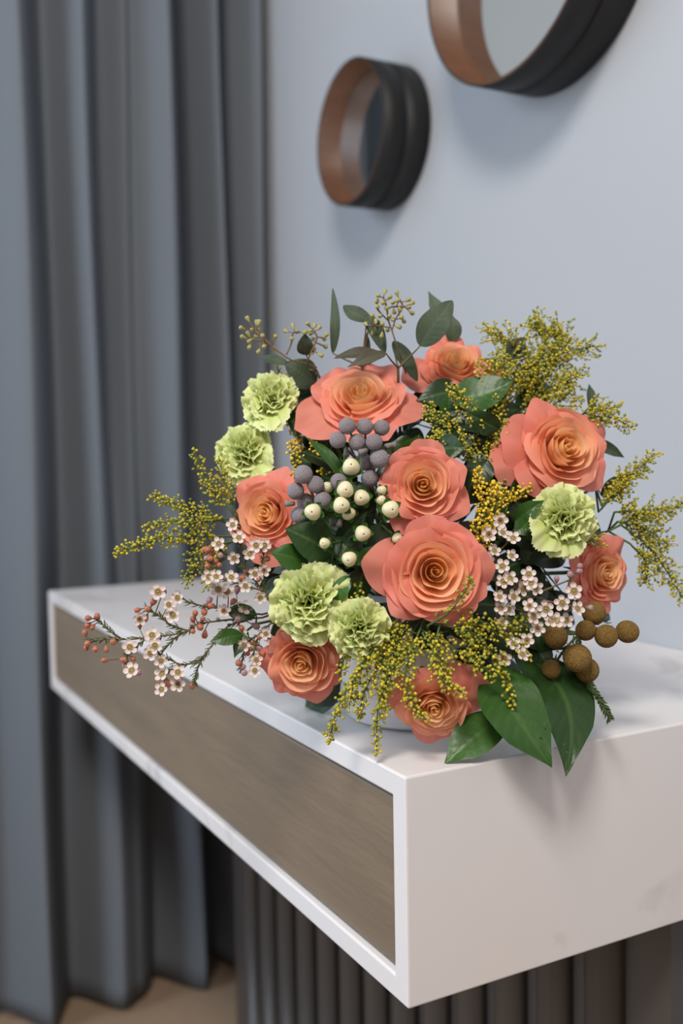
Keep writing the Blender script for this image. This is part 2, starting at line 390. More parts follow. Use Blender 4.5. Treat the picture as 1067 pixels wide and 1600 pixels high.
def rose(px, py, d, Rp, ncam, label, roll=0, cup=1.0, guards=(), seed=1, warm=0., closed=1.0):
    rm = random.Random(seed); R0 = Rp*d/FPX                     # overall radius in metres
    n = cdir(*ncam); tip = PX(px, py, d); hh = R0*.80*cup; p = tip-n*hh
    mw = head_matrix(p, n, roll); root = thing('rose', None, label, 'rose', 'coral roses in the bouquet', mw=mw)
    th = 0; k = 0; rad = []
    nb, nm, no = 7, 12, 7
    for i in range(nb): rad.append((0, .045+.036*i, .97-.004*i+(.012 if i % 2 else 0), math.radians(235-10*i)))
    for i in range(nm): t = i/(nm-1); rad.append((1, (.31+.53*t**.95)*closed*rm.uniform(.97, 1.03), (1.0-.30*t**1.5)*rm.uniform(.96, 1.04), math.radians(165-48*t)))
    for i in range(no): t = i/(no-1); rad.append((2, (.88+.10*t)*closed, .72-.14*t, math.radians(122-18*t)))
    for kind, q, hq, w in rad:
        link('petal', rose_petal(R0*q, hh*hq*(1.0 if kind < 2 else 1.0), w, th, kind, rm, R0, warm), root)
        th += math.radians(137.5) if kind == 0 else math.radians(rm.uniform(118, 152))
    for (ga, gl, gh, gw) in guards:                              # angle seen from the front (deg, counter-clockwise from right)
        link('petal', rose_petal(R0*gl, hh*gh, math.radians(gw), math.radians(ga)-roll, 3, rm, R0, 0), root)
    # calyx and stem
    m = MB(); lathe(m, [(0, -.012), (.003, -.011), (.0055, -.006), (.0065, 0), (.009, .004)], 12)
    for k in range(5):
        a = 2*PI*k/5; P = [np.array([math.cos(a)*r_, math.sin(a)*r_, z_]) for r_, z_ in ((.006, 0), (.014, -.001), (.022, -.006))]; tube(m, P, .0028, .0004, 5)
    link('calyx', m.mesh('calyx', M['stem']), root)
    stem_part(root, to_vase(p-n*.011, n), .0022)
    return root
g0 = lambda *a: a
rose(563, 606, .865, 78, (-.05, .62, .80), 'coral rose at top left, below the eucalyptus seed cluster', 0.4, .85,
     [(205, 1.42, .38, 82), (345, 1.28, .45, 78), (150, 1.08, .62, 80), (60, 1.05, .7, 80), (262, 1.06, .48, 80), (300, 1.10, .45, 70)], 11, closed=.92)
rose(714, 557, .900, 64, (.10, .60, .80), 'small coral rose at the very top of the bouquet', 1.2, 1.0,
     [(190, 1.32, .42, 85), (250, 1.12, .35, 80), (345, 1.18, .55, 80), (100, 1.0, .8, 80), (300, 1.12, .35, 80)], 12, closed=.9)
rose(893, 694, .845, 84, (.28, .22, .93), 'large coral rose at upper right above the green carnation', 2.0, 1.15,
     [(165, 1.20, .45, 95), (222, 1.12, .50, 85), (120, 1.05, .7, 75), (20, 1.10, .5, 85), (320, 1.02, .6, 80), (190, 1.42, .35, 60)], 13, closed=.9)
rose(662, 755, .800, 66, (0, .14, 1), 'coral rose in the centre, beside the grey brunia balls', 3.0, .95,
     [(80, 1.18, .50, 70), (330, 1.20, .42, 90), (240, 1.22, .35, 80), (20, 1.08, .6, 85), (170, 1.04, .62, 85), (120, 1.05, .6, 80)], 14)
rose(682, 893, .772, 84, (.05, .06, 1), 'largest coral rose, just below the centre one with swirled heart', .8, .92,
     [(172, 1.30, .38, 80), (5, 1.14, .45, 80), (45, 1.05, .5, 90), (300, 1.12, .42, 80), (225, 1.08, .52, 80), (95, 1.08, .55, 80), (335, 1.05, .5, 80)], 15)
rose(408, 800, .845, 67, (-.42, .12, .9), 'coral rose at the left edge above the waxflowers', 1.6, 1.05,
     [(70, 1.12, .6, 80), (130, 1.08, .6, 80), (200, 1.05, .6, 90), (270, 1.25, .5, 80), (30, 1.32, .42, 60), (320, 1.0, .7, 80)], 16, closed=.95)
rose(468, 1042, .815, 62, (-.18, -.28, .95), 'coral rose at lower left under the frilled green carnation', 2.4, 1.0,
     [(190, 1.22, .4, 80), (225, 1.1, .5, 75), (280, 1.25, .35, 90), (320, 1.05, .5, 80), (30, 1.2, .4, 70), (110, 1.0, .6, 90)], 17, warm=.25)
rose(680, 1112, .785, 62, (.05, -.30, .95), 'peach rose at the bottom, half covered by goldenrod buds', .2, 1.05,
     [(20, 1.52, .5, 85), (160, 1.25, .5, 70), (275, 1.22, .42, 90), (60, 1.3, .6, 80), (110, 1.05, .7, 80), (330, 1.1, .55, 80)], 18, warm=.5, closed=.95)
rose(955, 896, .860, 58, (.50, .02, .86), 'coral rose at the far right above the brown brunia', 2.9, 1.2,
     [(150, 1.20, .6, 85), (200, 1.15, .6, 85), (265, 1.15, .55, 90), (330, 1.1, .6, 85), (60, 1.12, .7, 80)], 19, closed=.92)

# ================================================================ CARNATIONS
CA = np.array(s2l((196, 216, 104))); CB = np.array(s2l((238, 242, 184)))
def carn_petal(Lp, W, tilt, th, ruff, rm, base_z, bend=.0, nu=25, nv=9):
    u = np.linspace(-1, 1, nu); V = []; C = []; ph = rm.uniform(0, 6); f1 = rm.uniform(4.2, 7.0); ph2 = rm.uniform(0, 6)
    ser = [rm.uniform(-.022, .022)+(.012 if i % 2 else -.012) for i in range(nu)]
    er = np.array([math.cos(th), math.sin(th), 0]); et = np.array([-math.sin(th), math.cos(th), 0]); ez = np.array([0, 0, 1.])
    pr, pz = .0006, base_z; pts = []; prev = 0
    for j in range(nv):
        v = j/(nv-1); ang = tilt*(.25+.75*v**.8)+bend*v*v
        if j: pr += math.sin(ang)*Lp/(nv-1); pz += math.cos(ang)*Lp/(nv-1)
        w = W*(.14+.86*v**1.25)
        nrm = er*math.cos(ang)-ez*math.sin(ang); tn = er*math.sin(ang)+ez*math.cos(ang)
        for i, uu in enumerate(u):
            d = ruff*v**1.2*(math.sin(uu*f1+ph)+.45*math.sin(uu*f1*2.1+ph2))
            cc = er*pr+ez*pz
            arc = -.30*Lp*v*(uu*uu)                    # fan shape: the sides end earlier
            P = cc+et*w*uu*.5*2*.5+nrm*d+tn*(arc+(Lp*ser[i] if j == nv-1 else 0)+.25*ruff*math.cos(uu*f1+ph)*v)
            V.append(P); t = v**3; C.append(CA*(1-t)+CB*t)
    return mesh('petal', V, grid_faces(nu, nv), M['carn'], np.array(C)*rm.uniform(.92, 1.03))
def carnation(px, py, d, Rp, ncam, label, seed, extra=(), inner=1.0):
    rm = random.Random(seed); R0 = Rp*d/FPX; n = cdir(*ncam); p = PX(px, py, d)-n*R0*.85
    mw = head_matrix(p, n, 0); root = thing('carnation', None, label, 'carnation', 'pale green carnations in the bouquet', mw=mw)
    for cnt, tilt, Lf, Wf, ruf in ((7, 100, 1.02, 1.45, .10), (7, 82, 1.06, 1.35, .13), (7, 62, 1.06, 1.25, .15), (7, 45, 1.04, 1.1, .16), (6, 28, 1.0, 1.0, .17), (5, 13, .95, .85, .17), (4, 4, .93, .8, .2)):
        o_ = rm.uniform(0, 6)
        for k in range(cnt):
            link('petal', carn_petal(R0*Lf*rm.uniform(.93, 1.05), R0*Wf*rm.uniform(.9, 1.12), math.radians(tilt+rm.uniform(-7, 7)), o_+2*PI*k/cnt+rm.uniform(-.15, .15), R0*ruf*inner, rm, 0, math.radians(18)), root)
    for a, lf, tl in extra:
        link('petal', carn_petal(R0*lf, R0*1.1, math.radians(tl), math.radians(a), R0*.06, rm, 0, .1), root)
    m = MB(); lathe(m, [(0, -.024), (.004, -.023), (.0062, -.014), (.007, -.004), (.0055, .002)], 12); link('calyx', m.mesh('calyx', M['stem']), root)
    stem_part(root, to_vase(p-n*.023, n), .0018)
carnation(412, 612, .880, 50, (-.35, .40, .84), 'pale green carnation at upper left, the topmost one', 21, [(285, 1.55, 88), (300, 1.6, 92)])
carnation(368, 702, .880, 52, (-.45, .20, .86), 'pale green carnation at the left edge of the bouquet', 22, [(340, 1.5, 88), (300, 1.45, 95), (320, 1.6, 90)])
carnation(476, 940, .790, 65, (-.12, .10, .98), 'large frilled green carnation beside the left waxflowers', 23, [(35, 1.35, 90), (60, 1.25, 85), (285, 1.25, 95)])
carnation(563, 985, .775, 52, (.02, -.02, 1), 'smaller tightly ruffled green carnation left of the bottom goldenrod', 24, [(285, 1.2, 85)], 1.15)
carnation(890, 803, .812, 56, (.12, .22, .96), 'pale green carnation at right below the large rose', 25, [(222, 1.6, 85), (245, 1.45, 90), (200, 1.35, 85), (270, 1.4, 90)])

# ================================================================ BALLS, BERRIES
def ball_mesh(name, mtl): return mesh(name, SPV, SPF, mtl)
BALL_S = ball_mesh('ball', M['silver']); BALL_B = ball_mesh('ball', M['brown'])
def ball_sprig(name, label, cat, items, bmesh_, node, mtl, group=None, stubs=(), stalk=.0016):
    """items: px, py, r px, distance. Stalks meet at node (px, py, distance)"""
    N = PX(*node); root = thing(name, N, label, cat, group)
    m = MB(); P = to_vase(N, -fw, k=.02); tube(m, P, stalk*.9, stalk*1.2, 6)
    for px, py, r, d in items:
        c = PX(px, py, d); tube(m, spline([c, c*.5+N*.5+fw*.006, N], 6), stalk*.7, stalk*.8, 5)
        s = r*d/FPX; o = link('ball', bmesh_, root, Matrix.Translation(Vector(c-N)) @ Matrix.Rotation(rnd.uniform(0, 6), 4, 'Z') @ Matrix.Rotation(rnd.uniform(0, 3), 4, 'X') @ Matrix.Diagonal((s, s, s*rnd.uniform(.94, 1.04), 1)))
    link('stalks', m.mesh('stalks', mtl, N), root)
    for px, py, d, dx, dy in stubs:
        m = MB(); a = PX(px, py, d); b_ = PX(px+dx, py+dy, d+.004); tube(m, [a, a*.5+b_*.5, b_], .0026, .0018, 8); egg(m, a-(b_-a)*.08, (b_-a), .004, .006)
        link('unopened_ball', m.mesh('unopened_ball', M['stub'], N), root)
    return root
cv = lambda l, sx, ox, oy, d0, dd=.0: [(ox+a*sx, oy+b_*sx, r*sx, d0+dd*((i*37) % 5-2)) for i, (a, b_, r) in enumerate(l)]
ball_sprig('silver_brunia_sprig', 'silver grey brunia balls directly below the top left rose', 'brunia',
           cv([(455, 558, 60), (577, 563, 60), (695, 570, 57), (390, 655, 60), (525, 672, 61), (643, 670, 59), (680, 785, 67)], .2249, 440, 540, .806, .0015)
           + cv([(570, 808, 60), (775, 795, 42), (612, 925, 62)], .2249, 440, 540, .818), BALL_S, (575, 735, .855), M['stub'], 'silver brunia in the bouquet',
           [(603, 698, .81, 12, -4), (541, 712, .815, 0, -12), (562, 707, .802, 12, -4), (618, 694, .81, -10, 3)])
ball_sprig('silver_brunia_sprig', 'silver grey brunia balls touching the left rose', 'brunia',
           cv([(150, 895, 67), (235, 965, 60), (97, 1010, 63), (395, 945, 59), (285, 1075, 62)], .2249, 440, 540, .800, .0015)
           + cv([(165, 1085, 62), (125, 1178, 66)], .2249, 440, 540, .812), BALL_S, (500, 800, .86), M['stub'], 'silver brunia in the bouquet',
           [(446, 787, .80, 14, 0), (530, 822, .82, 2, -10), (520, 820, .825, -3, -8)])
ball_sprig('brown_brunia_sprig', 'olive brown brunia balls hanging at lower right over the marble', 'brunia',
           [(868, 995, 19, .830), (928, 958, 19, .832), (915, 985, 16, .822), (947, 994, 18.5, .820), (980, 987, 18.5, .826), (902, 1028, 22.5, .812), (917, 1047, 19.5, .826), (861, 1046, 15.5, .826)],
           BALL_B, (905, 990, .855), M['needle'])
R_b = [o for o in COL.objects if o.name.startswith('brown_brunia_sprig')][0]
m = MB(); Ax = [PX(914, 1058, .823), PX(928, 1080, .820), PX(941, 1100, .818), PX(952, 1122, .816)]; Q = spline(Ax, 40); tube(m, Q, .0016, .001, 6)
for i, q in enumerate(Q):
    for k in range(7):
        a = rnd.uniform(0, 6.28); d = Q[min(i+1, 39)]-Q[max(i-1, 0)]; x, y, z = frame_of(d); egg(m, q, (x*math.cos(a)+y*math.sin(a))*.9+z*.9, rnd.uniform(.0045, .0062), .0011)
o = link('needle_tip', m.mesh('needle_tip', M['needle'], R_b.location), R_b); tag(o, 'green needle covered shoot tip')
m = MB()
for (px, py, d) in ((880, 1035, .835), (925, 970, .845), (895, 1010, .84), (935, 975, .84), (870, 1015, .845)):
    p = PX(px, py, d)
    for k in range(26):
        v = np.array([rnd.gauss(0, 1) for _ in range(3)]); egg(m, p+v*.003, v, .006, .0012)
tag(link('needles', m.mesh('needles', M['needle'], R_b.location), R_b), kind='stuff')

# cream berries with a pit and leafy collar
a_ = np.arctan2(SPV[:, 1], SPV[:, 0]); zz = SPV[:, 2]; rad_ = np.sqrt(1-np.minimum(zz**2, 1))
rr = rad_*(1+.05*np.cos(3*a_)*rad_)*(1-.14*zz); zb = zz*.98-.10*np.exp(-(rad_/.16)**2)*(zz > 0)
m = MB(); m.add(np.stack([np.cos(a_)*rr, np.sin(a_)*rr, zb], -1), SPF, None, 0)
m.add(SLV*np.array([.10, .10, .07])+np.array([0, 0, .90]), SLF, None, 1)
BERRY = m.mesh('berry', [M['berry'], M['pit']])
m = MB(); nu, nv = 5, 6
for k in range(5):
    a = 2*PI*k/5; V = []
    for j in range(nv):
        v = j/(nv-1); w = math.sin(PI*min(1, v*.9+.1))**.8*.55; r = .15+1.35*v; z = -1.0+.55*v*v
        for i in range(nu): u = -1+2*i/(nu-1); V.append((r*math.cos(a)-w*u*math.sin(a), r*math.sin(a)+w*u*math.cos(a), z+.12*abs(u)))
    m.add(V, grid_faces(nu, nv))
COLLAR = m.mesh('leafy_collar', M['sepal'])
def berries(label, items, node):
    N = PX(*node); root = thing('berry_sprig', N, label, 'berries', 'cream berry sprigs in the bouquet'); m = MB(); tube(m, to_vase(N, -fw, k=.02), .0013, .0016, 6)
    for px, py, r, d, dx, dy in items:
        c = PX(px, py, d); n = cdir(dx, dy, 1); s = r*d/FPX; mwb = head_matrix(c-N, n, rnd.uniform(0, 6)) @ Matrix.Diagonal((s, s, s*1.05, 1))
        b_ = link('berry', BERRY, root, mwb); link('leafy_collar', COLLAR, b_, Matrix())
        tube(m, spline([c-n*s*.9, c*.6+N*.4-n*s*1.5, N], 7), .0009, .0012, 5)
    link('stalks', m.mesh('stalks', M['stem'], N), root)
bx = lambda a, b_, r, d, dx, dy: (430+a*.2156, 700+b_*.2156, r*.2156, d, dx, dy)
berries('cream berry group beside the silver balls, the upper cluster', [bx(550, 135, 64, .800, 0, .25), bx(508, 302, 61, .788, .1, 0), bx(625, 360, 58, .790, -.1, -.05), bx(480, 415, 61, .784, .15, 0), bx(530, 472, 52, .796, 0, 0), bx(380, 285, 42, .806, -.2, .2), bx(272, 463, 61, .788, -.1, 0)], (525, 800, .84))
berries('cream berry group touching the centre rose at its left', [bx(838, 445, 63, .776, .15, 0), bx(770, 380, 37, .792, 0, .3), bx(770, 308, 36, .800, -.3, .1), bx(887, 655, 40, .79, .2, -.2)], (590, 815, .84))
berries('cream berry group above the large frilled carnation', [bx(635, 620, 58, .790, .1, -.05), bx(357, 690, 40, .790, -.3, .1), bx(536, 805, 55, .786, -.15, -.15)], (540, 845, .84))

# ================================================================ LEAVES
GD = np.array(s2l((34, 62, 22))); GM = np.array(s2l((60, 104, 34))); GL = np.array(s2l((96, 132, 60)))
ED = np.array(s2l((80, 94, 72))); EB = np.array(s2l((92, 88, 72)))
def leaf_mesh(A, B, nrm, W, col, vein, off, fold=.18, arch=.12, wavy=.03, point=1.0, mtl='leaf', twist=0, nu=15, nv=36, hook=0.):
    A = np.array(A); B = np.array(B); ax = B-A; Ln = np.linalg.norm(ax); t = ax/Ln; n = np.array(nrm, float); n -= t*(n@t); n /= np.linalg.norm(n); s = np.cross(t, n); V = []; C = []
    for j in range(nv):
        v = j/(nv-1); w = W*.5*(math.sin(PI*v**.80)**.72 if point < 1.5 else math.sin(PI*v**.72)**1.05)*(1 if v < .999 else 0)+.0003
        if point >= 1.0: w *= (1-.55*max(0, v-.72)/.28)
        tw = twist*v; s2 = s*math.cos(tw)+n*math.sin(tw); n2 = n*math.cos(tw)-s*math.sin(tw)
        for i in range(nu):
            u = -1+2*i/(nu-1)
            P = A+ax*v+n*arch*Ln*math.sin(PI*v)+s2*(w*u)+n2*(fold*w*abs(u)+wavy*W*math.sin(v*11+u*2)*abs(u)+.014*W*math.cos((v*8-abs(u)*1.8)*2*PI)*min(1, abs(u)*4)*(1-abs(u)))+s*hook*Ln*math.sin(PI*v)
            V.append(P); sv = .5+.5*math.cos((v*9-abs(u)*2.2)*2*PI); k = .55*math.exp(-(u/.07)**2); C.append(col*(1-k)*(1+.25*sv**8)+vein*k)
    return mesh('leaf', np.array(V)-np.array(off), grid_faces(nu, nv), M[mtl], np.array(C))
def leafy(name, label, cat, leaves, node, mtl='leaf', col=GD, vein=GL*.7, group=None, twigm='stem', arch=.10, point=1.0, extra=None, r=.0012):
    N = PX(*node); root = thing(name, N, label, cat, group); m = MB(); tube(m, to_vase(N, -fw, k=.02), r, r*1.3, 6)
    for lf in leaves:
        (ax, ay, ad, bx_, by, bd, wpx) = lf[:7]; o = lf[7] if len(lf) > 7 else {}
        A = PX(ax, ay, ad); B = PX(bx_, by, bd); n = cdir(*o.get('n', (0, .3, 1)))
        me = leaf_mesh(A, B, n, wpx*(ad+bd)*.5/FPX, o.get('col', col), o.get('vein', vein), N, o.get('fold', .18), o.get('arch', arch), o.get('wavy', .03), o.get('point', point), mtl, o.get('twist', 0), hook=o.get('hook', 0))
        link('leaf', me, root)
        if np.linalg.norm(A-N) > .004: tube(m, spline([A, A*.5+N*.5+fw*.004, N], 6), .0006, r*.9, 5)
    if extra: extra(m, N, root)
    link('stalk', m.mesh('stalk', M[twigm], N), root); return root
# big glossy leaves
lb = leafy('salal_sprig', 'three large glossy dark leaves draping over the console corner', 'leaf sprig',
      [(785, 1120, .812, 694, 1195, .785, 66, {'n': (-.1, .8, 1), 'col': GM*.75, 'arch': .08}),
       (770, 1040, .812, 862, 1199, .765, 104, {'n': (.3, .5, 1), 'col': GM*.62, 'fold': .10, 'arch': .10, 'hook': .10}),
       (806, 1010, .850, 884, 1213, .785, 100, {'n': (.4, .3, 1), 'col': GD*1.15, 'fold': .12, 'arch': .10, 'hook': -.16})], (775, 1055, .84))
for px, py in ((783, 1146), (800, 1160), (812, 1120), (845, 1153), (882, 1163), (886, 1175), (850, 1130), (722, 1160)):
    s = rnd.uniform(.0007, .0011); m = MB(); m.add(SLV*s*np.array([1, 1, .8]), SLF); d = .775
    link('water_drop', m.mesh('water_drop', M['water']), lb, Matrix.Translation(Vector(PX(px, py, .770 if px < 860 else .777)-np.array(lb.location))))
leafy('salal_sprig', 'broad dark green leaves cupped beneath the topmost rose', 'leaf sprig',
      [(705, 622, .885, 803, 594, .875, 62, {'n': (.1, .5, 1), 'col': GM*.62, 'hook': .12, 'arch': .05}), (725, 612, .895, 650, 626, .88, 46, {'col': GD*.8}),
       (705, 655, .875, 702, 612, .868, 30, {'col': GM*.6, 'n': (-.6, .2, 1)}), (700, 660, .89, 640, 640, .885, 30)], (715, 640, .90))
leafy('salal_sprig', 'dark green leaves peeping out behind the centre rose', 'leaf sprig',
      [(640, 730, .835, 655, 678, .822, 50, {'col': GM*.62}), (680, 705, .84, 728, 700, .822, 46, {'col': GD}), (640, 705, .845, 612, 690, .84, 36)], (660, 730, .86))
leafy('salal_sprig', 'round dark leaves between the left rose and the frilled carnation', 'leaf sprig',
      [(520, 865, .82, 446, 826, .800, 62, {'col': GD*1.15, 'point': .5}), (480, 880, .815, 420, 862, .800, 42, {'col': GM*.7}), (520, 840, .835, 575, 885, .83, 50), (560, 862, .83, 655, 835, .835, 60, {'col': GD*.6}), (545, 900, .80, 517, 948, .80, 26, {'col': GM}), (560, 880, .82, 600, 860, .81, 30, {'col': GM*.7})], (520, 880, .84))
leafy('salal_sprig', 'long narrow dark leaf pointing up left beside the silver balls', 'leaf sprig', [(545, 762, .82, 476, 682, .84, 22, {'n': (.5, .5, 1), 'col': GM*.55})], (550, 770, .85))
leafy('salal_sprig', 'green leaves tucked left of the right hand carnation', 'leaf sprig',
      [(805, 815, .83, 850, 782, .815, 30, {'col': GM*.62}), (830, 815, .825, 802, 835, .82, 30, {'col': GM*.55}), (840, 830, .83, 815, 822, .81, 24, {'col': GM*.8})], (810, 830, .86))
leafy('salal_sprig', 'small dark leaves below the left waxflowers over the marble', 'leaf sprig',
      [(378, 992, .83, 328, 1003, .82, 26, {'col': GM*.6}), (385, 985, .835, 366, 1028, .825, 20, {'col': GD}), (400, 960, .84, 350, 955, .84, 26)], (400, 975, .86))
leafy('salal_sprig', 'dark broad leaf behind the lower right waxflowers', 'leaf sprig',
      [(800, 965, .85, 880, 1015, .845, 60, {'col': GD*.9}), (820, 990, .85, 862, 1050, .84, 40), (790, 960, .85, 800, 1030, .84, 60)], (800, 980, .87))
# eucalyptus
eo = dict(mtl='euca', col=ED*.72, vein=ED*1.1, twigm='twig', group='eucalyptus in the bouquet')
def seeds(pts, sx, ox, oy, d, branches):
    def f(m, N, root):
        BP = []
        for br in branches:
            P = spline([PX(ox+a*sx, oy+b_*sx, d+e) for a, b_, e in br], 14); tube(m, P, .0006, .0010, 5); BP += P
        BP = np.array(BP)
        for a, b_ in pts:
            dd = d+rnd.uniform(-.010, .010); p = PX(ox+a*sx, oy+b_*sx, dd); k = np.argmin(((BP-p)**2).sum(1)+.0); q = BP[k]; v = p-q; v /= np.linalg.norm(v)+1e-9
            tube(m, [p, p*.5+q*.5+fw*.001, q], .00035, .0005, 4)
            g_ = MB(); V = []
            for r_, z_ in ((.0, -.0030), (.0007, -.0026), (.0015, 0), (.0020, .0014), (.0017, .0026), (.0008, .0032), (0, .0036)):
                pass
            lathe(g_, [(.0001, -.0030), (.0007, -.0022), (.0016, .0004), (.0021, .0018), (.0018, .0028), (.0008, .0033), (.0001, .0036)], 8)
            link('seed', g_.mesh('seed', M['seed']), root, head_matrix(p-N, v+np.array([0, 0, .2])))
    return f
leafy('eucalyptus_sprig', 'seeded eucalyptus at top centre with a tall yellow green seed cluster', 'eucalyptus',
      [(656, 541, .865, 707, 470, .860, 46, {'col': ED*.72, 'point': .5, 'fold': .05, 'n': (-.2, .1, 1)}), (614, 533, .880, 652, 596, .885, 24, {'point': .5}), (603, 552, .845, 543, 574, .835, 18, {'col': EB*.75})], (622, 575, .872),
      extra=seeds([(490, 80), (445, 110), (585, 95), (520, 125), (430, 160), (480, 165), (560, 155), (590, 150), (660, 142), (695, 165), (435, 195), (505, 205), (560, 220), (600, 205), (665, 195), (690, 235), (395, 270), (460, 260), (525, 270), (610, 275), (630, 295), (350, 325), (425, 305), (470, 325), (555, 290), (515, 365), (590, 342), (397, 385), (470, 400)], .2062, 500, 440, .862,
                  [[(620, 600, .01), (570, 450, 0), (545, 370, 0), (520, 300, 0), (505, 190, 0), (480, 120, 0)], [(520, 300, 0), (460, 240, 0), (430, 200, 0)], [(545, 370, 0), (575, 280, 0), (625, 190, 0), (600, 130, 0)], [(540, 350, 0), (440, 335, 0), (370, 335, 0)], [(510, 210, 0), (550, 190, 0), (640, 190, 0)], [(650, 700, .02), (620, 600, .01)]]), **eo)
leafy('eucalyptus_sprig', 'grey green eucalyptus leaves standing up behind the top left rose', 'eucalyptus',
      [(520, 552, .885, 520, 450, .890, 15, {'n': (.4, 0, 1), 'twist': 1.3, 'point': .5}), (578, 500, .878, 536, 478, .885, 25, {'point': .3, 'hook': -.1}), (574, 492, .876, 602, 552, .870, 24, {'point': .5}),
       (600, 556, .872, 522, 560, .868, 24, {'col': EB*.62, 'point': .5, 'n': (0, .8, 1)}), (574, 560, .89, 573, 520, .89, 9)], (565, 572, .885), **eo)
leafy('eucalyptus_sprig', 'pale eucalyptus leaves behind the topmost rose', 'eucalyptus', [(700, 530, .93, 669, 455, .94, 24, {'col': ED*.95}), (708, 535, .92, 706, 492, .92, 26, {'col': ED*.8}), (795, 560, .90, 820, 527, .90, 28, {'col': ED*.55}), (800, 565, .91, 803, 550, .91, 20)], (705, 560, .92), **eo)
leafy('eucalyptus_sprig', 'seeded eucalyptus reaching left above the topmost carnation', 'eucalyptus',
      [(478, 555, .885, 476, 522, .872, 26, {'col': ED*.68, 'point': .5}), (493, 600, .91, 445, 568, .90, 48, {'point': .4}), (450, 568, .91, 405, 560, .92, 16)], (495, 580, .90),
      extra=seeds([(360, 315), (430, 345), (450, 345), (315, 390), (365, 440), (325, 465), (400, 405), (380, 490), (375, 540), (435, 455), (455, 400), (485, 460), (475, 520), (500, 540), (450, 575), (585, 470), (570, 555),
                   (680, 415), (735, 375), (725, 480), (765, 420), (825, 425), (865, 360), (915, 370), (948, 390), (880, 410), (890, 430), (905, 480), (1005, 455), (995, 480), (1005, 545), (890, 600), (960, 610), (910, 560)], .1874, 320, 440, .875,
                  [[(935, 715, .01), (850, 685, .01), (720, 655, 0), (590, 565, 0), (520, 500, 0), (420, 410, 0)], [(520, 500, 0), (390, 480, 0)], [(680, 610, 0), (720, 520, 0), (735, 430, 0), (790, 420, 0)], [(850, 685, .01), (880, 600, 0), (910, 540, 0), (935, 460, 0), (900, 400, 0)], [(935, 460, 0), (990, 470, 0)], [(910, 500, 0), (1000, 540, 0)]]), **eo)
leafy('eucalyptus_sprig', 'dark leaves at the right rim among the goldenrod', 'eucalyptus', [(925, 645, .92, 920, 600, .93, 14, {'col': ED*.6}), (940, 775, .90, 985, 742, .90, 26, {'col': ED*.5}), (920, 690, .9, 975, 715, .9, 20)], (915, 720, .92), **eo)
FL = [(563, 606, .865, 100), (716, 556, .90, 75), (888, 692, .845, 95), (662, 755, .80, 75), (682, 893, .772, 100), (410, 797, .845, 75), (468, 1042, .815, 75), (678, 1108, .80, 85), (958, 896, .86, 60), (412, 612, .88, 60), (368, 702, .88, 62), (474, 938, .79, 68), (563, 985, .775, 55), (893, 800, .812, 65)]
def BEHIND(x, y, d):
    for fx, fy, fd, fr in FL:
        if math.hypot(x-fx, y-fy) < fr*1.15: d = max(d, fd+fr*.8*fd/FPX+.012)
    return d
# inner foliage filling the bouquet, its green darkened as shade in the gaps
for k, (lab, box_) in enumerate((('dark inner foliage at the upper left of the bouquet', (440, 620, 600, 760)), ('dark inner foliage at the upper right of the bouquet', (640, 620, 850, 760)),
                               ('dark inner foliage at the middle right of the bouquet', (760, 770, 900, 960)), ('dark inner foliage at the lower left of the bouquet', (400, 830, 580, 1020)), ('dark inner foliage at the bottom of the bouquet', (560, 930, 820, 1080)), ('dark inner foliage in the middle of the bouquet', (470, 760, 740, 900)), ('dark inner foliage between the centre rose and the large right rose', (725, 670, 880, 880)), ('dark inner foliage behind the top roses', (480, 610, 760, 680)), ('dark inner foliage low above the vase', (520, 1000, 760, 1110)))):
    lv = []
    for i in range(26):
        ax, ay = rnd.uniform(box_[0], box_[2]), rnd.uniform(box_[1], box_[3]); a = rnd.uniform(0, 6.28); ln = rnd.uniform(45, 80)
        bx_, by = ax+ln*math.cos(a), ay+ln*math.sin(a); d = .060+rnd.uniform(0, .04)
        if bx_ < 400 or by > 1120 or by < 590: continue
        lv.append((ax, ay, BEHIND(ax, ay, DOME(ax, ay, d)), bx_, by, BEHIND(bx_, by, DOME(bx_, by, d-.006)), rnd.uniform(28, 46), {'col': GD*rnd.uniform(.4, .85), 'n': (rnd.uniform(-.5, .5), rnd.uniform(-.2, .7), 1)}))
    cx, cy = (box_[0]+box_[2])/2, (box_[1]+box_[3])/2
    leafy('foliage_sprig', lab, 'foliage', lv, (cx, cy, DOME(cx, cy, .08)), group='inner foliage of the bouquet')

